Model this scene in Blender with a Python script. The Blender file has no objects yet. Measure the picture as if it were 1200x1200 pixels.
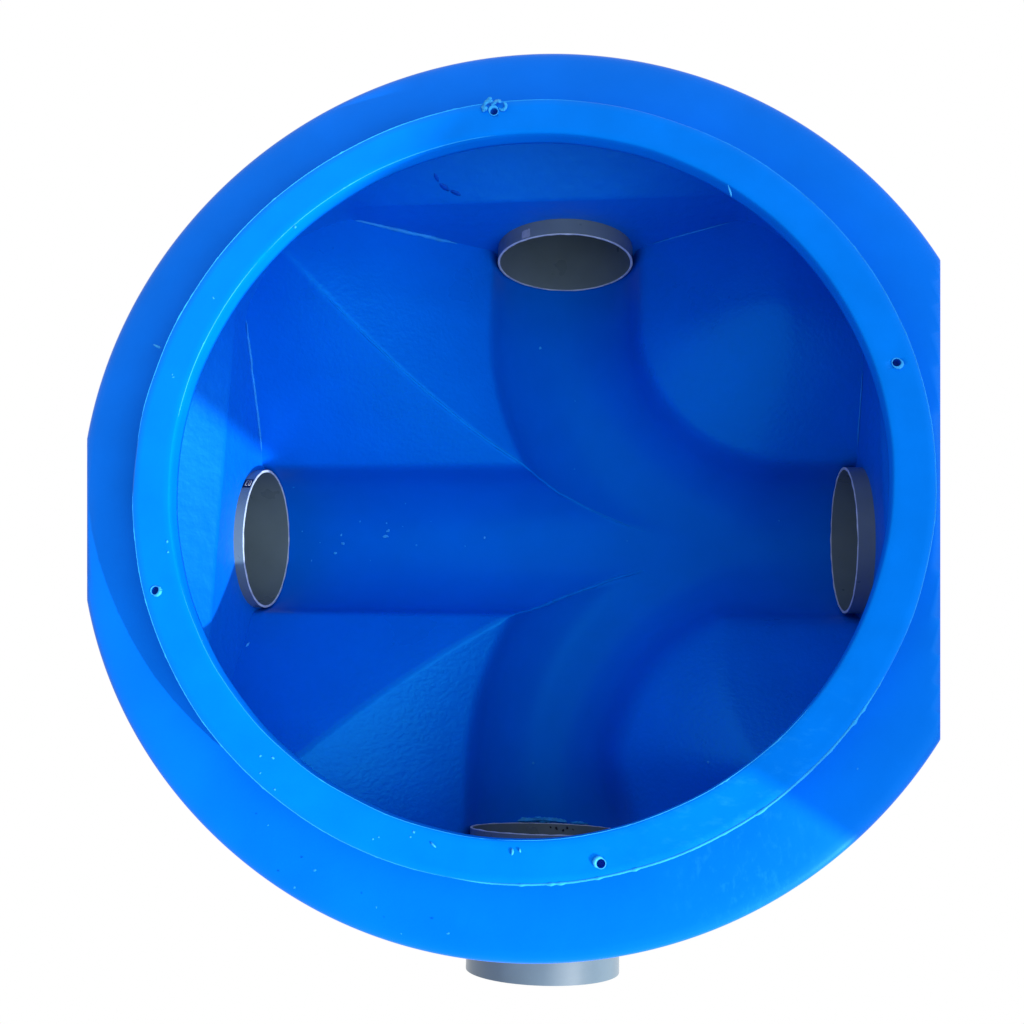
import bpy, math, random
import numpy as np
from mathutils import Matrix, Vector

random.seed(7); rng = np.random.default_rng(7)
scn = bpy.context.scene
COL = scn.collection
S = 0.36                      # one drawing unit (outer radius of the neck ring) in metres

# ------------------------------------------------------------------ camera
cd = bpy.data.cameras.new('camera'); cam = bpy.data.objects.new('camera', cd); COL.objects.link(cam)
cd.sensor_width = 36; cd.sensor_fit = 'HORIZONTAL'; cd.lens = 36 * 1282.5 / 1200
cd.clip_start = 0.01; cd.clip_end = 200
CAM = np.array([0.29486, -0.67258, 2.61794])
R = np.array([[0.99346485, -0.00132662, 0.11413076],
              [0.02466911, 0.97879362, -0.20335801],
              [-0.11144068, 0.20484454, 0.97242979]])
m = Matrix([[*R[0], CAM[0]*S], [*R[1], CAM[1]*S], [*R[2], CAM[2]*S], [0, 0, 0, 1]])
cam.matrix_world = m
scn.camera = cam

# ------------------------------------------------------------------ world, sun, exposure
w = bpy.data.worlds.new('World'); scn.world = w; w.use_nodes = True
bg = w.node_tree.nodes['Background']
bg.inputs['Strength'].default_value = 1.0
# hazy bright sky, brightest round the sun; plain white below the horizon
wn, wlk = w.node_tree.nodes, w.node_tree.links
wtc = wn.new('ShaderNodeTexCoord')
wd = wn.new('ShaderNodeVectorMath'); wd.operation = 'DOT_PRODUCT'; wlk.new(wtc.outputs['Generated'], wd.inputs[0])
wd.inputs[1].default_value = Vector((math.cos(math.radians(-22))*.82, math.sin(math.radians(-22))*.82, .57)).normalized()
wm = wn.new('ShaderNodeMapRange'); wm.interpolation_type = 'SMOOTHSTEP'
wm.inputs[1].default_value = .72; wm.inputs[2].default_value = 1.0; wm.inputs[3].default_value = .75; wm.inputs[4].default_value = 3.6
wlk.new(wd.outputs['Value'], wm.inputs[0])
ws = wn.new('ShaderNodeSeparateXYZ'); wlk.new(wtc.outputs['Generated'], ws.inputs[0])
wg = wn.new('ShaderNodeMath'); wg.operation = 'GREATER_THAN'; wg.inputs[1].default_value = 0; wlk.new(ws.outputs['Z'], wg.inputs[0])
wx = wn.new('ShaderNodeMix'); wx.data_type = 'RGBA'; wlk.new(wg.outputs[0], wx.inputs[0])
wx.inputs[6].default_value = (1, 1, 1, 1); wlk.new(wm.outputs[0], wx.inputs[7])
wlk.new(wx.outputs[2], bg.inputs['Color'])
SUN_AZ, SUN_TAN = math.radians(-33), 0.445
sd = bpy.data.lights.new('sun', 'SUN'); sun = bpy.data.objects.new('sun', sd); COL.objects.link(sun)
sd.energy = 5.0; sd.angle = math.radians(0.55); sd.color = (1, 0.97, 0.92)
tosun = Vector((math.cos(SUN_AZ), math.sin(SUN_AZ), SUN_TAN)).normalized()
sun.rotation_euler = tosun.to_track_quat('Z', 'Y').to_euler()
sun.location = tosun * 6
vs = scn.view_settings
vs.view_transform = 'Standard'; vs.look = 'None'; vs.exposure = 0; vs.gamma = 1; vs.use_curve_mapping = False

# ------------------------------------------------------------------ materials
def mat(name, col, rough=.45, spec=.15, bump=None, var=None, extra=None, tint=None):
    """col: linear base; bump: list of (scale, strength, distance); var: (scale, lo, hi) tone variation"""
    M = bpy.data.materials.new(name); M.use_nodes = True
    nt = M.node_tree; N = nt.nodes; L = nt.links
    b = N['Principled BSDF']
    b.inputs['Base Color'].default_value = (*col, 1)
    b.inputs['Roughness'].default_value = rough
    b.inputs['Specular IOR Level'].default_value = spec
    if tint: b.inputs['Specular Tint'].default_value = (*tint, 1)
    tc = N.new('ShaderNodeTexCoord')
    cur = None
    if var:
        sc, lo, hi = var
        n = N.new('ShaderNodeTexNoise'); n.inputs['Scale'].default_value = sc; n.inputs['Detail'].default_value = 6
        L.new(tc.outputs['Object'], n.inputs['Vector'])
        mr = N.new('ShaderNodeMapRange'); mr.inputs[1].default_value = .3; mr.inputs[2].default_value = .7
        mr.inputs[3].default_value = lo; mr.inputs[4].default_value = hi
        L.new(n.outputs['Fac'], mr.inputs[0])
        mx = N.new('ShaderNodeMix'); mx.data_type = 'RGBA'; mx.blend_type = 'MULTIPLY'; mx.inputs[0].default_value = 1
        mx.inputs[6].default_value = (*col, 1); L.new(mr.outputs[0], mx.inputs[7])
        cur = mx.outputs[2]; L.new(cur, b.inputs['Base Color'])
        r2 = N.new('ShaderNodeMapRange'); r2.inputs[1].default_value = .3; r2.inputs[2].default_value = .7
        r2.inputs[3].default_value = max(.05, rough-.035); r2.inputs[4].default_value = min(1, rough+.035)
        L.new(n.outputs['Fac'], r2.inputs[0]); L.new(r2.outputs[0], b.inputs['Roughness'])
    prev = None
    for sc, st, ds in (bump or []):
        n = N.new('ShaderNodeTexNoise'); n.inputs['Scale'].default_value = sc; n.inputs['Detail'].default_value = 4
        L.new(tc.outputs['Object'], n.inputs['Vector'])
        bp = N.new('ShaderNodeBump'); bp.inputs['Strength'].default_value = st; bp.inputs['Distance'].default_value = ds
        L.new(n.outputs['Fac'], bp.inputs['Height'])
        if prev: L.new(prev, bp.inputs['Normal'])
        prev = bp.outputs['Normal']
    if prev: L.new(prev, b.inputs['Normal'])
    if extra: extra(nt, b, tc, cur)
    return M

def scuffs(center, radius, stretch, light, amount=.5, scale=60):
    """pale scratches in a patch of a surface (object coordinates in metres)"""
    def f(nt, b, tc, cur):
        N, L = nt.nodes, nt.links
        mp = N.new('ShaderNodeMapping'); mp.inputs['Scale'].default_value = stretch
        L.new(tc.outputs['Object'], mp.inputs['Vector'])
        n = N.new('ShaderNodeTexNoise'); n.inputs['Scale'].default_value = scale; n.inputs['Detail'].default_value = 8
        n.inputs['Roughness'].default_value = .7
        L.new(mp.outputs[0], n.inputs['Vector'])
        r = N.new('ShaderNodeMapRange'); r.inputs[1].default_value = .52; r.inputs[2].default_value = .72; L.new(n.outputs['Fac'], r.inputs[0])
        d = N.new('ShaderNodeVectorMath'); d.operation = 'DISTANCE'; d.inputs[1].default_value = center
        L.new(tc.outputs['Object'], d.inputs[0])
        r2 = N.new('ShaderNodeMapRange'); r2.inputs[1].default_value = radius*.35; r2.inputs[2].default_value = radius
        r2.inputs[3].default_value = amount; r2.inputs[4].default_value = 0; L.new(d.outputs['Value'], r2.inputs[0])
        mu = N.new('ShaderNodeMath'); mu.operation = 'MULTIPLY'; L.new(r.outputs[0], mu.inputs[0]); L.new(r2.outputs[0], mu.inputs[1])
        mx = N.new('ShaderNodeMix'); mx.data_type = 'RGBA'; L.new(mu.outputs[0], mx.inputs[0])
        if cur: L.new(cur, mx.inputs[6])
        else: mx.inputs[6].default_value = b.inputs['Base Color'].default_value
        mx.inputs[7].default_value = (*light, 1)
        L.new(mx.outputs[2], b.inputs['Base Color'])
    return f

BLUE = (0.0001, 0.127, 0.72)  # same plastic, set darker than the ring to dim the interior
SHEEN = (.01, .42, 1.0)      # blue put into the gloss so sky reflections carry no red
M_ring = mat('cut_blue_plastic', (0.0001, .176, .83), .5, .25, [(700, .12, .0006), (60, .08, .002)], (22, .94, 1.05),
             scuffs((.20, -.275, 0), .16, (.5, 1.0, 1), (.012, .28, .95), .35, 120), SHEEN)
M_shell = mat('shell_blue_plastic', (0.0001, .144, .77), .38, .5, [(800, .12, .0004), (25, .12, .004)], (9, .90, 1.07),
              scuffs((.195, -.335, -.03), .085, (1.0, .45, 1), (.008, .23, .88), .5, 160), SHEEN)
M_in = mat('inner_blue_plastic', BLUE, .30, .9, [(210, .42, .0012), (35, .10, .003)], (14, .95, 1.05), None, SHEEN)
M_wall = mat('wall_blue_plastic', BLUE, .50, 1.0, [(170, .25, .0012), (65, .45, .003)], (14, .95, 1.05), None, (.05, .66, 1.0))
M_chan = mat('channel_blue_plastic', BLUE, .36, .6, [(400, .10, .0006), (25, .10, .003)], (14, .95, 1.05), None, SHEEN)
M_pale = mat('pale_blue_burr', (.025, .36, .92), .5, .2)
M_edge = mat('sawn_sunlit_edge', (.020, .36, .95), .5, .1, None, (40, .8, 1.1))  # sawn edge, lightened to paint in the sunlit bevel
M_weld = mat('stretched_pale_plastic', (.010, .26, .82), .5, .15, None, (60, .85, 1.1))
M_grey = mat('grey_pvc', (.112, .168, .208), .30, .60, [(90, .06, .001)], (30, .93, 1.06))
M_cut = mat('sawn_grey_pvc', (.42, .54, .70), .6, .1, None, (150, .85, 1.1))
M_ink = mat('navy_ink', (.0005, .082, .56), .5, .05, None, (200, .7, 1.3))
M_lab = mat('navy_print', (.004, .008, .035), .4, .2)
M_txt = mat('pale_print', (.42, .45, .52), .5, .2)
M_smear = mat('pale_glue', (.22, .36, .55), .5, .2, None, (160, .7, 1.2))
M_tag = mat('worn_grey_sticker', (.26, .33, .43), .5, .2, None, (160, .85, 1.1))
M_dark = mat('dark_grit', (.02, .03, .05), .8, .1)
M_hole = mat('drilled_blue', (.0004, .10, .6), .6, .1)
M_render = mat('added_wall_pale', (.72, .72, .70), .85, .1, [(60, .2, .004)], (5, .94, 1.03))

# ------------------------------------------------------------------ helpers
def mesh_obj(name, V, F, material, parent=None, smooth=True, normals=None):
    me = bpy.data.meshes.new(name)
    V = np.asarray(V, dtype=np.float32) * S
    me.from_pydata(V.tolist(), [], [tuple(int(i) for i in f) for f in F])
    me.validate(); me.update()
    me.polygons.foreach_set('use_smooth', [smooth]*len(me.polygons))
    if normals is not None: me.normals_split_custom_set_from_vertices(normals.tolist())
    me.materials.append(material)
    o = bpy.data.objects.new(name, me); COL.objects.link(o)
    if parent: o.parent = parent
    return o

def tag(o, label=None, cat=None, group=None, kind=None):
    if label: o['label'] = label
    if cat: o['category'] = cat
    if group: o['group'] = group
    if kind: o['kind'] = kind
    return o

def grid_faces(nr, nc, wrap=True):
    """rows x columns grid, columns wrap round"""
    r = np.arange(nr-1)[:, None]; c = np.arange(nc if wrap else nc-1)[None, :]
    c2 = (c+1) % nc
    return np.stack([r*nc+c, r*nc+c2, (r+1)*nc+c2, (r+1)*nc+c], -1).reshape(-1, 4)

def tube_pts(path, rad, n=8):
    """round tube along a path with per-point radii; returns V, F"""
    P = np.asarray(path, float); k = len(P); rad = np.broadcast_to(rad, (k,))
    T = np.gradient(P, axis=0); T /= np.linalg.norm(T, axis=1)[:, None] + 1e-12
    up = np.array([0, 0, 1.0])
    A = np.cross(T, up); bad = np.linalg.norm(A, axis=1) < 1e-3; A[bad] = np.cross(T[bad], [1, 0, 0])
    A /= np.linalg.norm(A, axis=1)[:, None]; B = np.cross(T, A)
    a = np.linspace(0, 2*np.pi, n, endpoint=False)
    V = (P[:, None] + rad[:, None, None]*(np.cos(a)[None, :, None]*A[:, None] + np.sin(a)[None, :, None]*B[:, None])).reshape(-1, 3)
    F = grid_faces(k, n).tolist() + [list(range(n))[::-1], [(k-1)*n+i for i in range(n)]]
    return V, F

def join(parts):
    V, F, o = [], [], 0
    for v, f in parts:
        V.append(np.asarray(v)); F += [[i+o for i in q] for q in f]; o += len(v)
    return np.concatenate(V), F

def smooth_noise(n, k, amp, seed):
    """periodic 1-D noise of n samples made of k harmonics"""
    g = np.random.default_rng(seed); t = np.linspace(0, 2*np.pi, n, endpoint=False)
    return amp*sum(g.normal()*np.cos(j*t+g.uniform(0, 6.28))/math.sqrt(k) for j in range(1, k+1))

# ------------------------------------------------------------------ dimensions
RP, RC, ZP = .2240, .2320, -.7833          # pipe radius, channel radius, pipe axis height
XT, XB, YL, YR = .0526, .0188, -.0513, -.0484
MT, ML, MR, MB, EB = .8832, .9040, .9222, .9318, 1.3289
WF, WFR, WFB, RW, ZSEAM, ZTOP = .935, .972, 1.0, 1.12, -.440, -.20
SLOPE, ARC = .62, .714
RIN, LIP, RSH = .9006, .0545, 1.1885

def cut_right(x, y, z):   # flat trimmed side faces of the shoulder
    return np.minimum(x, (.9757 + .0512*y - .2507*np.clip(z, -.25, 0))/.9667)
def cut_left(x, y, z):
    return np.maximum(x, -(.99756 + .0966*y - .4559*np.clip(z, -.25, 0))/.8848)

def wall_r(th):
    fl = 1/np.maximum(np.where(np.cos(th) > 0, 1/WFR, 1/WF)*np.abs(np.cos(th)), np.where(np.sin(th) > 0, 1/WF, 1/WFB)*np.abs(np.sin(th)))
    k = .02; h = np.clip(.5+.5*(RW-fl)/k, 0, 1)
    return RW*(1-h)+fl*h - k*h*(1-h)

dd = np.linspace(0, 2.6, 5201)
inside = np.sqrt(np.maximum(RC**2-dd**2, 0))
prof = np.where(dd < RC, ZP-inside, ZP+SLOPE*(dd-RC))
def rounded(sig):
    q = sig/(dd[1]-dd[0]); h = int(q*3.2); kx = np.arange(-h, h+1); ker = np.exp(-.5*(kx/q)**2); ker /= ker.sum()
    return np.convolve(np.concatenate([prof[h:0:-1], prof, prof[-1]+SLOPE*(dd[1]-dd[0])*np.arange(1, h+1)]), ker, 'valid')
P_SHARP, P_MID, P_SOFT = rounded(.008), rounded(.013), rounded(.026)
TIP = .12
def dists(x, y):
    dL = np.abs(y-YL)
    out = []
    for x0, sg in ((XT, 1), (XB, -1)):
        xc, yc = x0+ARC, YL+sg*ARC
        soft = lambda r: np.sqrt(r*r+TIP**2)-(math.sqrt(ARC**2+TIP**2)-ARC)
        beyond = (y-yc)*sg > 0
        r = np.where(beyond, np.maximum(xc-x, 0), np.where(x > xc, np.abs(y-yc), np.hypot(x-xc, y-yc)))
        d = np.abs(soft(r)-ARC)
        out.append(d)
    return dL, out[0], out[1]
def smin(a, b, k=.013):
    h = np.clip(.5+.5*(b-a)/k, 0, 1); return b*(1-h)+a*h-k*h*(1-h)
def bench_z(x, y):
    x = np.asarray(x, float); y = np.asarray(y, float)
    d = dists(x, y); ip = lambda q, p: np.interp(q, dd, p)
    sm = lambda v, a, b: (lambda t: t*t*(3-2*t))(np.clip((v-a)/(b-a), 0, 1))
    wr = sm(x, .35, .75)
    zL = ip(d[0], P_SHARP)*(1-wr) + wr*np.where(y > YL, ip(d[0], P_MID), ip(d[0], P_SOFT))
    # the lips on the inside of the bends are rounder
    iT = np.where(y > YL+ARC, (x-XT), ARC-np.hypot(x-XT-ARC, y-YL-ARC)); iB = np.where(y < YL-ARC, (x-XB), ARC-np.hypot(x-XB-ARC, y-YL+ARC))
    wT, wB = sm(iT, -.06, .06), sm(iB, -.06, .06)
    zT = ip(d[1], P_SHARP)*(1-wT)+ip(d[1], P_MID)*wT
    zB = ip(d[2], P_SHARP)*(1-wB)+ip(d[2]*(1+.2*sm(y, -.92, -.68)), P_SOFT)*wB
    return smin(smin(zL, zT), zB)
def wall_point(th, z):
    """point of the chamber wall at angle th and height z"""
    u = np.clip((z-ZSEAM)/(ZTOP-ZSEAM), 0, 1)
    rr = wall_r(th)*(1-u)+RW*u
    x, y = rr*np.cos(th), rr*np.sin(th)
    x = np.minimum(x, 1.0+0*x)
    return x, y

# ------------------------------------------------------------------ the chamber
ch = bpy.data.objects.new('inspection_chamber', None); COL.objects.link(ch)
tag(ch, 'round open blue plastic inspection chamber with four grey pipe stubs and curved channels', 'inspection chamber')

# benching and flow channels: one surface, split where the channel lips run
NA, NR = 1200, 280
th = np.linspace(0, 2*np.pi, NA, endpoint=False)
t = np.linspace(0.0005, 1, NR)
rw = wall_r(th)
X = t[:, None]*rw[None]*np.cos(th)[None]; Y = t[:, None]*rw[None]*np.sin(th)[None]
X = np.minimum(X, 1.0)
Z = bench_z(X, Y)
P = np.stack([X, Y, Z], -1).reshape(-1, 3)
e = .0015
nx = -(bench_z(P[:, 0]+e, P[:, 1])-bench_z(P[:, 0]-e, P[:, 1]))/(2*e)
ny = -(bench_z(P[:, 0], P[:, 1]+e)-bench_z(P[:, 0], P[:, 1]-e))/(2*e)
NRM = np.stack([nx, ny, np.ones_like(nx)], -1); NRM /= np.linalg.norm(NRM, axis=1)[:, None]
F = grid_faces(NR, NA)[:, ::-1]
cen = P[F].mean(1)
dL, dT, dB = dists(cen[:, 0], cen[:, 1])
dm = np.minimum(np.minimum(dL, dT), dB)
up = cen[:, 1] > YL
rt = np.where(up, np.where(cen[:, 1] > YL+ARC, cen[:, 0] > XT, (np.hypot(cen[:, 0]-XT-ARC, cen[:, 1]-YL-ARC) < ARC) | (cen[:, 0] > XT+ARC)),
              np.where(cen[:, 1] < YL-ARC, cen[:, 0] > XB, (np.hypot(cen[:, 0]-XB-ARC, cen[:, 1]-YL+ARC) < ARC) | (cen[:, 0] > XB+ARC)))
own = np.where(dm > RC+.004, np.where(up, np.where(rt, 4, 5), np.where(rt, 6, 7)), np.where(dm == dL, 1, np.where(dm == dT, 2, 3)))
for k, nm, mm in [(q, 'flow_channel', M_chan) for q in (1, 2, 3)]+[(q, 'benching', M_in) for q in (4, 5, 6, 7)]:
    f = F[own == k]; ids, inv = np.unique(f, return_inverse=True)
    o = mesh_obj(nm, P[ids], inv.reshape(-1, 4), mm, ch, True, NRM[ids])
    if k == 1: o['label'] = 'straight flow channel across the chamber'
    if k == 2: o['label'] = 'curved flow channel from the far pipe'
    if k == 3: o['label'] = 'curved flow channel from the near pipe'

# chamber wall with a flat face round each pipe
def in_pipe(C, r):
    a = (np.hypot(C[:, 0]-XT, C[:, 2]-ZP) < r) & (C[:, 1] > .6)
    a |= (np.hypot(C[:, 0]-XB, C[:, 2]-ZP) < r) & (C[:, 1] < -.6)
    a |= (np.hypot(C[:, 1]-YL, C[:, 2]-ZP) < r) & (C[:, 0] < -.6)
    a |= (np.hypot(C[:, 1]-YR, C[:, 2]-ZP) < r) & (C[:, 0] > .6)
    return a
NW = 1080; thw = np.linspace(0, 2*np.pi, NW, endpoint=False)
x0, y0 = wall_point(thw, np.full(NW, -1.0)); zb = bench_z(x0, y0)-.004
rows = []
for u in np.linspace(0, 1, 90):
    z = zb+(np.maximum(ZSEAM, zb+.002)-zb)*u; rows.append(np.stack([*wall_point(thw, z), z], -1))
zs = np.maximum(ZSEAM, zb+.002)
for u in np.linspace(.04, 1, 26):
    z = zs+(ZTOP-zs)*u; rows.append(np.stack([*wall_point(thw, z), z], -1))
top = rows[-1]
t_ang = np.arctan2(top[:, 1], top[:, 0]); t_r = np.hypot(top[:, 0], top[:, 1])
for f_, z in ((.08, -.183), (.2, -.168), (.4, -.153), (.65, -.142), (.85, -.134), (.95, -.126), (.99, -.115), (1, -.100), (1, -.080), (1, -.060)):
    rr = t_r*(1-f_)+.950*f_
    rows.append(np.stack([rr*np.cos(t_ang), rr*np.sin(t_ang), np.full(NW, z)], -1))
V = np.concatenate(rows); F = grid_faces(len(rows), NW)[:, ::-1]
F = F[~in_pipe(V[F].mean(1), RP-.002)]
mesh_obj('chamber_wall', V, F, M_wall, ch)

# outer shell: shoulder, rounded edge, side and base
NS = 1440; ths = np.linspace(0, 2*np.pi, NS, endpoint=False)
pr = [(.985, -.0890), (1.0, -.0895), (1.02, -.0905), (1.05, -.0920), (1.08, -.0940), (1.11, -.0965), (1.14, -.0990), (1.170, -.1020), (1.186, -.1050),
      (1.196, -.109), (1.2015, -.114), (1.2035, -.121), (1.2020, -.132), (1.196, -.145)]
pr += [(1.192-.028*u, -.15-.97*u) for u in np.linspace(.01, 1, 70)] + [(1.10, -1.155), (.5, -1.155), (.002, -1.155)]
wob = smooth_noise(NS, 9, .0012, 3)
rows = []
for r_, z_ in pr:
    rr = r_ + (wob if r_ > 1.05 else 0)
    x, y = rr*np.cos(ths), rr*np.sin(ths) + (.012*min(1, (r_-1)/.15) if r_ > 1 else 0)
    zz = np.full(NS, z_)
    if z_ > -1.13: x = cut_right(cut_left(x, y, zz), y, zz)
    rows.append(np.stack([x, y, zz], -1))
V = np.concatenate(rows); F = grid_faces(len(rows), NS)[:, ::-1]
F = F[~in_pipe(V[F].mean(1), RP-.004)]
mesh_obj('shell', V, F, M_shell, ch)

# neck ring, sawn by hand, with four drilled holes
n1, n2 = smooth_noise(NS, 30, .0006, 11), smooth_noise(NS, 30, .0007, 12)
pr = [(1.0, -.105, 1), (1.0, -.030, 1), (1.0, -.006, 1), (.9985, -.002, 1), (.995, 0, 1), (.98, 0, .3), (.95, .0003, 0), (.92, 0, .3), (.906, 0, 2),
      (.9025, -.0012, 2), (RIN, -.004, 2), (RIN, -.02, 2), (RIN, -.042, 2), (RIN+.001, -LIP, 2), (.915, -LIP-.004, 0), (.96, -.062, 0), (.99, -.105, 0)]
rows = []
for r_, z_, q in pr:
    rr = r_ + (n1*min(q, 1) if q <= 1 else n2)
    rows.append(np.stack([rr*np.cos(ths), rr*np.sin(ths), np.full(NS, z_)], -1))
rows.append(rows[0])
V = np.concatenate(rows[:-1]); F = grid_faces(len(rows)-1, NS).tolist()
nc = NS; last = (len(rows)-2)*nc
F += [[last+c, last+(c+1) % nc, (c+1) % nc, c] for c in range(nc)]
ring = mesh_obj('neck_ring', V, [f[::-1] for f in F], M_ring, None)
HOLES = [(-.088, .967), (.920, .247), (.212, -.945), (-.911, -.328)]
HR = .0105
cut = []
for hx, hy in HOLES:
    a = np.linspace(0, 2*np.pi, 24, endpoint=False)
    v = np.concatenate([np.stack([hx+HR*np.cos(a), hy+HR*np.sin(a), np.full(24, zz)], -1) for zz in (-.12, .02)])
    f = [[i, (i+1) % 24, 24+(i+1) % 24, 24+i] for i in range(24)] + [list(range(24))[::-1], list(range(24, 48))]
    cut.append((v, f))
cutter = mesh_obj('cutter', *join(cut), M_hole)
md = ring.modifiers.new('holes', 'BOOLEAN'); md.object = cutter; md.operation = 'DIFFERENCE'; md.solver = 'EXACT'
dg = bpy.context.evaluated_depsgraph_get()
me = bpy.data.meshes.new_from_object(ring.evaluated_get(dg)); ring.modifiers.clear(); ring.data = me
ring.data.materials.clear(); ring.data.materials.append(M_ring)
bpy.data.objects.remove(cutter)
ring.parent = ch
for i, (hx, hy) in enumerate(HOLES):        # drilled holes: sunk sleeve, and the burr the drill threw up
    a = np.linspace(0, 2*np.pi, 24, endpoint=False)
    lay = [(HR*.98, -.002), (HR*.95, -.012), (HR*.90, -.024), (HR*.05, -.024)]
    v = np.concatenate([np.stack([hx+r_*np.cos(a), hy+r_*np.sin(a), np.full(24, zz)], -1) for r_, zz in lay])
    h = mesh_obj('drilled_hole', v, grid_faces(4, 24).tolist(), M_hole, ring)
    g = np.random.default_rng(40+i); a = np.linspace(0, 2*np.pi, 41)
    big = [.0042, .0036, .0046, .0048][i]; ph = [2.0, 5.4, 2.6, -.4][i]
    rad = .0012 + big*np.clip(np.cos(a-ph), 0, 1)**1.3*(.75+.25*g.random(41)); rad[-1] = rad[0]
    pth = np.stack([hx+(HR+rad*.75)*np.cos(a), hy+(HR+rad*.75)*np.sin(a), .0005+rad*.35], -1)
    mesh_obj('drill_burr', *tube_pts(pth, rad, 8), M_pale, h)

def edge_burr(radius, z, base, amp, seed, wobble, segs):
    """frayed pale edge left by the saw, each run a piece of its own"""
    g = np.random.default_rng(seed)
    for a0, a1, sc in segs:
        n = int(abs(a1-a0)*260)+6
        a = np.linspace(a0, a1, n)
        nz = np.interp(a % (2*np.pi), ths, wobble, period=2*np.pi)
        rad = (base*(.8+.4*np.convolve(g.random(n+8), np.ones(9)/9, 'valid'))+amp*np.convolve((g.random(n+4) > .965)*g.random(n+4), [.35, .8, 1, .6, .25], 'valid'))*sc*(1-np.abs(np.linspace(-1, 1, n))**8*.9)
        rr = radius+nz+g.normal(0, .00015, n)+(rad-base*sc)*.4
        mesh_obj('frayed_edge', *tube_pts(np.stack([rr*np.cos(a), rr*np.sin(a), z+g.normal(0, .0001, n)], -1), rad, 6), M_edge, ring)
rd = math.radians
edge_burr(.9988, -.0022, .0016, .0011, 5, n1, [(rd(80), rd(178), 1.0), (rd(183), rd(262), .75), (rd(262), rd(330), 1.9), (rd(332), rd(425), .6)])  # lower right run thickened to imitate the sunlit bevel
edge_burr(RIN+.0012, -.0016, .0013, .0018, 6, n2, [(rd(95), rd(140), .8), (rd(142), rd(172), 1.0), (rd(200), rd(268), .6), (rd(268), rd(320), .8)])

# pipe stubs
def pipe(kind, label):
    """kind: T far, B near, L, R"""
    ax = {'T': (0, 1, XT, MT, 1.25), 'B': (0, -1, XB, MB, EB), 'L': (1, -1, YL, ML, 1.22), 'R': (1, 1, YR, MR, 1.06)}[kind]
    lat, sg, off, mo, en = ax
    n = 128; a = np.linspace(0, 2*np.pi, n, endpoint=False)
    def ringp(r_, d_, ripple=0):
        u = off+r_*np.cos(a); z = ZP+r_*np.sin(a); v = np.full(n, sg*d_)+ripple
        return np.stack([u, v, z], -1) if lat == 0 else np.stack([v, u, z], -1)
    flip = -1 if ((lat == 0) ^ (sg < 0)) else 1
    IR = RP-.0072
    lay = [ringp(RP, mo+.0022), ringp(RP, (mo+en)/2), ringp(RP, en), ringp(IR, en), ringp(IR, (mo+en)/2), ringp(IR, mo+.0022)]
    o = mesh_obj('pipe_stub', np.concatenate(lay), [f[::flip] for f in grid_faces(6, n).tolist()], M_grey, ch)
    for p in o.data.polygons: p.use_smooth = True
    o.data.set_sharp_from_angle(angle=rd(40))
    o['label'] = label
    rp_ = smooth_noise(n, 30, .0008, ord(kind))
    lay = [ringp(RP, mo+.0022), ringp(RP+.0003, mo+.0008, rp_*.3), ringp(RP-.001, mo, rp_), ringp(IR+.001, mo, rp_), ringp(IR-.0003, mo+.0008, rp_*.3), ringp(IR, mo+.0022)]
    mesh_obj('sawn_rim', np.concatenate(lay), [f[::flip] for f in grid_faces(6, n).tolist()], M_cut, o)
    # plate added at the outer end to keep outside light out of the bore
    v = np.concatenate([ringp(IR, en-.006), ringp(.002, en-.006)])
    mesh_obj('light_stop', v, grid_faces(2, n).tolist(), M_grey, o, False)
    return o
pT = pipe('T', 'grey pipe stub in the far wall, above the curved channel')
pB = pipe('B', 'grey pipe stub in the near wall, mostly hidden under the neck ring, its outer end showing below the shoulder')
pL = pipe('L', 'grey pipe stub at the left end of the straight channel, with a dark printed label')
pR = pipe('R', 'grey pipe stub at the right end of the straight channel, with a pale glue smear')

def pipe_patch(kind, a0, a1, d0, d1, lift, material, name, parent, ragged=0, seed=1):
    """thin patch lying on the outside of a pipe: angle range (deg) and axial range"""
    lat, sg, off = {'T': (0, 1, XT), 'B': (0, -1, XB), 'L': (1, -1, YL), 'R': (1, 1, YR)}[kind]
    g = np.random.default_rng(seed); na, nd = 14, 8
    A = np.radians(np.linspace(a0, a1, na)); D = np.linspace(d0, d1, nd)
    V = []
    for r_ in (RP+lift, RP-.001):
        for i, d_ in enumerate(D):
            for j, q in enumerate(A):
                jd = ragged*g.normal()*(d1-d0)*.12; ja = ragged*g.normal()*(A[-1]-A[0])*.04
                u = off+r_*np.cos(q+ja); z = ZP+r_*np.sin(q+ja); v = sg*(d_+jd)
                V.append((u, v, z) if lat == 0 else (v, u, z))
    V = np.array(V); k = na*nd
    f = grid_faces(nd, na, False).tolist(); F = f + [[i+k for i in q[::-1]] for q in f]
    bd = [j for j in range(na)] + [i*na+na-1 for i in range(1, nd)] + [(nd-1)*na+j for j in range(na-2, -1, -1)] + [i*na for i in range(nd-2, 0, -1)]
    F += [[bd[i], bd[i-1], bd[i-1]+k, bd[i]+k] for i in range(len(bd))]
    return mesh_obj(name, V, F, material, parent, False)
lab = pipe_patch('L', 44, 55, .908, .934, .0008, M_lab, 'printed_label', pL)
def stroke(a0, d0, a1, d1, wdt=.0016):
    """one stroke of lettering wrapped on the left pipe"""
    q = np.radians(np.linspace(a0, a1, 4)); d_ = np.linspace(d0, d1, 4); r_ = RP+.0014
    return tube_pts(np.stack([-d_, YL+r_*np.cos(q), ZP+r_*np.sin(q)], -1), wdt*.55, 6)
tx = []
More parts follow.
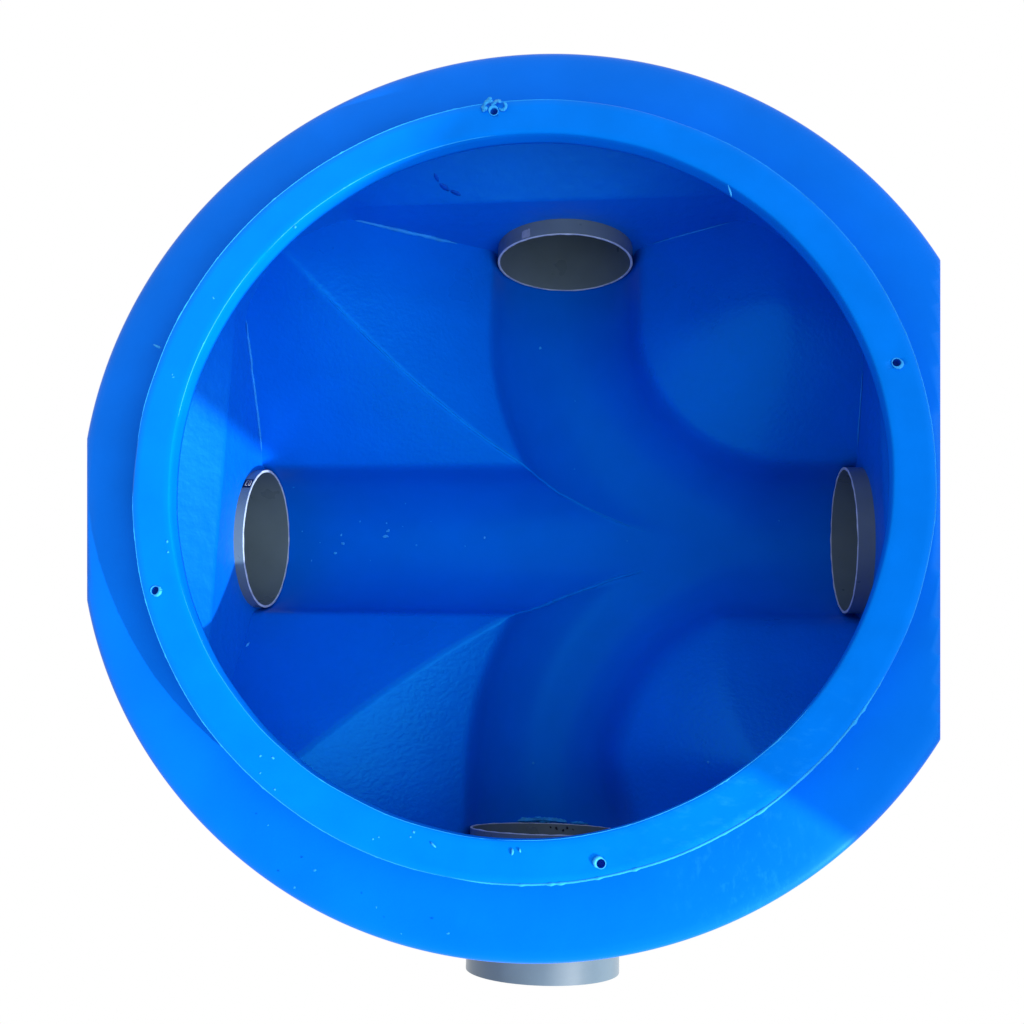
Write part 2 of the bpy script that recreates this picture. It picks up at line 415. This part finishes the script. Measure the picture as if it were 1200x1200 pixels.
def glyph_E(d):   # reads from outside inwards (image left to right), tops toward the far side
    return [stroke(52.6, d, 46.6, d), stroke(52.6, d, 52.6, d-.006), stroke(49.6, d, 49.6, d-.005), stroke(46.6, d, 46.6, d-.006)]
def glyph_0(d):
    return [stroke(52.6, d, 46.6, d), stroke(52.6, d-.006, 46.6, d-.006), stroke(52.6, d, 52.6, d-.006), stroke(46.6, d, 46.6, d-.006)]
mesh_obj('lettering', *join(glyph_E(.927)+glyph_0(.9175)), M_txt, lab)
pipe_patch('T', 116, 124, .889, .915, .0008, M_tag, 'worn_sticker', pT, .5, 3)
pipe_patch('R', -52, -40, .930, .952, .0012, M_smear, 'glue_smear', pR, 1.0, 4)

# weld seams along the edges of the benching
M_crest = mat('ridge_highlight_plastic', (.0006, .160, .74), .35, .6, None, (60, .9, 1.08), None, SHEEN)  # lighter blue that paints the ridge highlight
def seam(pts, rad, seed, m=M_weld, gaps=0.0, name='weld_seam'):
    pts = np.asarray(pts, float); g = np.random.default_rng(seed); n = len(pts)
    nz = np.convolve(g.random(n+6), np.ones(7)/7, 'valid')
    r_ = rad*(.6+.8*nz)*(1-np.abs(np.linspace(-1, 1, n))**4*.8)
    pts = pts+np.stack([np.convolve(g.normal(0, rad*.3, n+4), np.ones(5)/5, 'valid') for _ in range(3)], -1)
    return mesh_obj(name, *tube_pts(pts, r_, 7), m, ch)
def bz(x, y): return bench_z(np.asarray(x, float), np.asarray(y, float))
y = np.linspace(.235, .60, 60); seam(np.stack([np.full(60, -WF+.002), y, bz(np.full(60, -WF), y)+.001], -1), .0042, 21)
x = np.linspace(-.60, -.30, 60); seam(np.stack([x, np.full(60, WF-.002), bz(x, np.full(60, WF))+.001], -1), .0066, 22)
x = np.linspace(.345, .58, 50); seam(np.stack([x, np.full(50, WF-.002), bz(x, np.full(50, WF))+.001], -1), .0022, 23)
y = np.linspace(.24, .44, 40); seam(np.stack([np.full(40, WFR-.002), y, bz(np.full(40, WFR), y)+.001], -1), .0020, 24)
# paler strip painting the highlight on the ridge between the left and the far channel
def crest(x0, x1, side, n, rad, seed):
    """runs where the left channel and the far (side 1) or near (side -1) channel are equally far"""
    rx, ry = np.linspace(x0, x1, n), []
    for xx in rx:
        lo, hi = 0.0, 1.1
        for _ in range(40):
            mid = (lo+hi)/2; q = dists(np.array(xx), np.array(YL+side*mid))
            if q[0] > q[1 if side > 0 else 2]: hi = mid
            else: lo = mid
        ry.append(YL+side*(lo+hi)/2)
    ry = np.array(ry)
    seam(np.stack([rx, ry, bz(rx, ry)-rad*.42], -1), rad, seed, M_crest, name='ridge_crest')
crest(-.735, .36, 1, 130, .0054, 25)
crest(-.12, .34, -1, 60, .0060, 26)

# navy ink dashes on the far wall
def on_far_wall(x, z):
    lo, hi = .7, 1.3
    for _ in range(40):
        y_ = (lo+hi)/2; th_ = math.atan2(y_, x); px, py = wall_point(np.array([th_]), np.array([z]))
        if math.hypot(x, y_) > math.hypot(px[0], py[0]): hi = y_
        else: lo = y_
    return lo
def dash(x0, z0, x1, z1, wd, seed):
    g = np.random.default_rng(seed); n = 12; V = []
    for i, q in enumerate(np.linspace(0, 1, n)):
        x, z = x0+(x1-x0)*q, z0+(z1-z0)*q
        hw = wd*math.sqrt(max(.03, 1-(2*q-1)**2))*(.8+.4*g.random())
        L_ = math.hypot(x1-x0, z1-z0); nx_, nz_ = -(z1-z0)/L_, (x1-x0)/L_
        for sgn in (-1, 1):
            xx, zz = x+sgn*nx_*hw, z+sgn*nz_*hw
            for lift in (.0015, -.002): V.append((xx, on_far_wall(xx, zz)-lift, zz))
    F = []
    for i in range(n-1):
        a, b = i*4, i*4+4
        F += [[a, a+2, b+2, b], [a+1, b+1, b+3, a+3], [a, b, b+1, a+1], [a+2, a+3, b+3, b+2]]
    F += [[0, 1, 3, 2], [4*n-4, 4*n-2, 4*n-1, 4*n-3]]
    return mesh_obj('ink_dash', V, F, M_ink, ch)
INK = [((509, 203), (514, 212)), ((515, 215), (527, 223)), ((528, 223), (540, 228))]
def far_wall_hit(px, py):
    """surface point of the far wall on the line of sight measured in the photograph"""
    d = R @ np.array([(px-600)/1282.5, -(py-600)/1282.5, -1.0]); tt = 1.5
    for _ in range(4000):
        p = CAM+d*tt
        th_ = math.atan2(p[1], p[0]); wx, wy = wall_point(np.array([th_]), np.array([p[2]]))
        if math.hypot(p[0], p[1]) > math.hypot(wx[0], wy[0]) and p[2] < -.08: return p
        tt += .001
    return p
for i, (a, b) in enumerate(INK):
    pa, pb = far_wall_hit(*a), far_wall_hit(*b); dash(pa[0], pa[2], pb[0], pb[2], [.0045, .0062, .0052][i], 60+i)

# ------------------------------------------------------------------ loose plastic
def chip(name, loc, size, seed, material, label, group, flat=.4, cat='plastic crumb'):
    """a ragged crumb with thickness, lying on what is under it"""
    g = np.random.default_rng(seed)
    n = 9; a = np.linspace(0, 2*np.pi, n, endpoint=False)
    r0 = size*(.55+.7*g.random(n)); asp = .5+.5*g.random(); rot = g.uniform(0, 3.14)
    base = np.stack([r0*np.cos(a), asp*r0*np.sin(a)], -1)
    c, s = math.cos(rot), math.sin(rot); base = base @ np.array([[c, -s], [s, c]])
    h = size*flat
    V = np.concatenate([np.c_[base, np.zeros(n)], np.c_[base*.8, h*(.5+.7*g.random(n))], [[0, 0, h*1.1]]])
    F = [[i, (i+1) % n, n+(i+1) % n, n+i] for i in range(n)] + [[n+i, n+(i+1) % n, 2*n] for i in range(n)] + [list(range(n))[::-1]]
    o = mesh_obj(name, V, F, material, None, False)
    o.location = Vector(loc)*S
    return tag(o, label, cat, group)
def floor_hit(px, py):
    d = R @ np.array([(px-600)/1282.5, -(py-600)/1282.5, -1.0]); tt = 2.6
    for _ in range(6000):
        p = CAM+d*tt
        if p[2] < bench_z(p[0], p[1]): return p
        tt += .0005
    return p
GR = 'pale plastic crumbs lying in the channels'
big = [(452, 629, .010, 'largest pale blue plastic flake, jagged, in the middle of the straight channel'),
       (455, 622, .007, 'narrow pale blue sliver pointing away from the largest flake in the straight channel'),
       (402, 637, .0075, 'pale blue crumb right of the left pipe, topmost of a loose trio of crumbs'),
       (400, 627, .0055, 'faint blue crumb above a loose trio near the left pipe mouth'),
       (393, 648, .006, 'thin whitish crumb, lowest of the loose trio near the left pipe mouth'),
       (568, 630, .0055, 'lone pale crumb farthest along the straight channel toward its merging point'),
       (290, 756, .010, 'pale oval flake on the bench below the left pipe'),
       (633, 408, .006, 'pale crumb on the floor of the far curved channel'),
       (830, 893, .005, 'pale crumb on the bench at the lower right, beside the neck ring'),
       (625, 894, .005, 'pale crumb in the near curved channel, above the hidden near pipe')]
for i, (px, py, sz, lb) in enumerate(big):
    chip('plastic_crumb', floor_hit(px, py)+np.array([0, 0, .0005]), sz, 100+i, M_pale if i < 8 else M_weld, lb, GR, .35)
small = [(344, 571), (422, 611), (354, 623), (434, 657), (472, 617), (488, 639), (505, 611), (365, 657), (453, 613), (375, 636), (475, 590), (674, 470), (673, 550), (735, 634), (913, 610), (545, 640)]
for i, (px, py) in enumerate(small):
    chip('plastic_crumb', floor_hit(px, py)+np.array([0, 0, .0003]), .0026+.0016*rng.random(), 140+i, M_weld,
         'tiny pale blue plastic speck on the floor of a flow channel', GR, .35)

def ribbon(path, wdt, thick, seed):
    """curled shaving: a band with thickness along a path (units)"""
    Pth = np.asarray(path, float); n = len(Pth); T = np.gradient(Pth, axis=0); T /= np.linalg.norm(T, axis=1)[:, None]+1e-9
    g = np.random.default_rng(seed)
    side = np.cross(T, [0, 0, 1.0]) + g.normal(0, .25, 3); side /= np.linalg.norm(side, axis=1)[:, None]+1e-9
    nn = np.cross(side, T); wv = wdt*(1-np.abs(np.linspace(-1, 1, n))**3*.8)*(.8+.4*g.random(n))
    V = np.concatenate([Pth+sx*side*wv[:, None]*.5+sz*nn*thick*.5 for sx, sz in ((-1, -1), (1, -1), (1, 1), (-1, 1))])
    F = []
    for k in range(4):
        a, b = k*n, ((k+1) % 4)*n
        F += [[a+i, b+i, b+i+1, a+i+1] for i in range(n-1)]
    F += [[0, 3*n, 2*n, n], [n-1, 2*n-1, 3*n-1, 4*n-1]]
    return V, F
# swarf round the far hole: three separate shavings clinging together
hx, hy = HOLES[0]
def curl(cx, cy, r0, a0, a1, z0, z1, n=22, sq=.8):
    a = np.radians(np.linspace(a0, a1, n)); r_ = np.linspace(r0, r0*.75, n)
    return np.stack([cx+r_*np.cos(a), cy+sq*r_*np.sin(a), np.linspace(z0, z1, n)], -1)
sw = []
sw.append(('ragged pale shaving fanned out left of the far drilled hole', join([
    ribbon(curl(hx-.013, hy+.020, .011, 200, 20, .004, .012), .013, .0018, 1), ribbon(curl(hx-.020, hy+.013, .009, 120, 300, .003, .010), .012, .0018, 2),
    ribbon(curl(hx-.006, hy+.030, .008, 250, 90, .004, .012), .012, .0018, 3), ribbon(curl(hx-.021, hy+.001, .007, 60, 220, .003, .007), .009, .0018, 7)])))
sw.append(('short pale shaving standing just behind the far drilled hole', join([ribbon(curl(hx+.008, hy+.020, .010, 170, -10, .004, .013), .013, .0018, 4), ribbon(curl(hx+.001, hy+.016, .007, 200, 30, .004, .010), .010, .0018, 8)])))
sw.append(('hook shaped pale shaving right of the far drilled hole', join([ribbon(curl(hx+.024, hy+.013, .0105, 200, 440, .004, .010, 30, 1.05), .0085, .0018, 5)])))
for lb, (v, f) in sw:
    c = np.array([v[:, 0].mean(), v[:, 1].mean(), v[:, 2].min()])
    o = mesh_obj('plastic_shaving', v-c, f, M_pale); o.location = Vector((c[0], c[1], .0006))*S
    tag(o, lb, 'plastic shaving', 'plastic shavings left by drilling and sawing')
def flat_hit(px, py, z):
    d = R @ np.array([(px-600)/1282.5, -(py-600)/1282.5, -1.0]); return CAM+d*((z-CAM[2])/d[2])
def sliver(pix, z, wdt, label, seed, lift=.004):
    pts = np.array([flat_hit(*q, z) for q in pix]); n = 14
    tt = np.linspace(0, 1, n); k = np.linspace(0, 1, len(pts))
    path = np.stack([np.interp(tt, k, pts[:, i]) for i in range(3)], -1); path[:, 2] = z+.001+lift*np.sin(tt*3.0)
    v, f = ribbon(path, wdt, .0014, seed); c = np.array([v[:, 0].mean(), v[:, 1].mean(), v[:, 2].min()])
    o = mesh_obj('plastic_shaving', v-c, f, M_pale); o.location = Vector(c)*S
    tag(o, label, 'plastic shaving', 'plastic shavings left by drilling and sawing')
sliver([(180, 404), (184, 406), (188, 408), (190, 408)], -.0655, .006, 'bright little forked shaving on the shoulder beside the ring at the left', 31)
sliver([(505, 987), (508, 990), (511, 993)], .0005, .004, 'short bright shaving on the ring, left of the near drilled hole', 32, .002)
sliver([(600, 994), (601, 998), (600, 1002)], .0005, .006, 'pale shaving lying on the near part of the ring above the near pipe', 33, .002)
sliver([(609, 994), (610, 999)], .0005, .004, 'slim pale shaving lying right of another on the near part of the ring', 34, .002)
sliver([(853, 217), (856, 226), (857, 231)], .0003, .004, 'pale shaving hanging at the inner edge of the ring at the upper right', 35, .001)
# torn films of plastic left lying in front of the near pipe
def film(outline, label, seed, lift=.0015, thick=.004):
    g = np.random.default_rng(seed); pts = []
    for i in range(len(outline)):
        p, q = np.array(outline[i], float), np.array(outline[(i+1) % len(outline)], float)
        for k in range(4): pts.append(p+(q-p)*k/4+g.normal(0, .45, 2))
    T_ = np.array([floor_hit(*p) for p in pts]); n = len(T_)
    lo = T_+[0, 0, lift*.3]; hi = T_+np.c_[np.zeros((n, 2)), lift+thick*(.4+.8*g.random(n))]
    V = np.concatenate([lo, hi, [lo.mean(0)], [hi.mean(0)+[0, 0, .003]]])
    F = [[i, (i+1) % n, n+(i+1) % n, n+i] for i in range(n)]+[[n+i, n+(i+1) % n, 2*n+1] for i in range(n)]+[[(i+1) % n, i, 2*n] for i in range(n)]
    c = lo.mean(0); o = mesh_obj('plastic_shaving', V-c, F, M_film, None, False); o.location = Vector(c)*S
    tag(o, label, 'plastic shaving', 'plastic shavings left by drilling and sawing')
M_film = mat('torn_blue_film', (.020, .33, .85), .5, .1, [(300, .3, .001)], (160, .6, 1.15))
film([(604, 963), (612, 958), (622, 959), (630, 956.5), (641, 958), (650, 957.5), (660, 960), (665, 963.5), (650, 962.5), (636, 964), (620, 963)], 'torn pale blue film lying against the mouth of the near pipe', 51)
film([(668, 963.5), (676, 962), (684, 963.5), (690, 966), (680, 966), (672, 965.5)], 'small torn scrap right of the film at the near pipe mouth', 52)
for i, (px, py) in enumerate([(640, 967), (647, 969), (655, 968), (660, 972), (667, 970)]):
    xx = (px-640)/375+.02
    chip('grit', (xx, -MB-.012-.004*(i % 3), ZP-math.sqrt(max(0, (RP-.0072)**2-(xx-XB)**2))+.0005), .004+.002*(i % 2), 300+i, M_dark,
         'tiny dark grit lying just inside the near pipe mouth', 'grit in the near pipe mouth', .5, 'grit')
specks = [(250, 349), (346, 266), (305, 886), (320, 888), (437, 983), (444, 981), (485, 975), (481, 981), (202, 439), (305, 906), (322, 925), (196, 635), (197, 647), (203, 442)]
for i, (px, py) in enumerate(specks):
    chip('plastic_crumb', flat_hit(px, py, .0004), .0022+.0016*rng.random(), 200+i, M_pale,
         'tiny bright plastic speck lying on the top of the neck ring', 'bright specks on the neck ring', .3)
for i, (px, py) in enumerate([(369, 1020), (441, 1063), (470, 1094), (314, 967), (525, 1094), (1005, 901), (345, 1040)]):
    chip('plastic_crumb', flat_hit(px, py, -.074), .0026+.0016*rng.random(), 230+i, M_weld,
         'tiny bright plastic speck lying on the lower part of the shoulder', 'bright specks on the shoulder', .3)

# ------------------------------------------------------------------ what shades the far and right side
# unseen stand-in wall added toward the sun so its edge throws the shade
WD = 5.0
u = np.array([math.cos(SUN_AZ), math.sin(SUN_AZ)]); v = np.array([-u[1], u[0]])
e0 = np.array([.20, -.50])+u*WD
Wd, Td, H0, H1 = 3.2, .45, -1.155, (.45+WD+.72)*SUN_TAN
pts = []
for (a_, b_) in ((0, 0), (Wd, 0), (Wd, Td), (0, Td)):
    q = e0+v*a_+u*b_; pts.append(q)
V = [(*q, H0) for q in pts]+[(*q, H1) for q in pts]
F = [[0, 1, 5, 4], [1, 2, 6, 5], [2, 3, 7, 6], [3, 0, 4, 7], [4, 5, 6, 7], [3, 2, 1, 0]]
wl = mesh_obj('added_shade_wall', V, F, M_render, None, False)
tag(wl, 'pale stand-in wall added out of view on the sunny side to shade the chamber', 'wall')
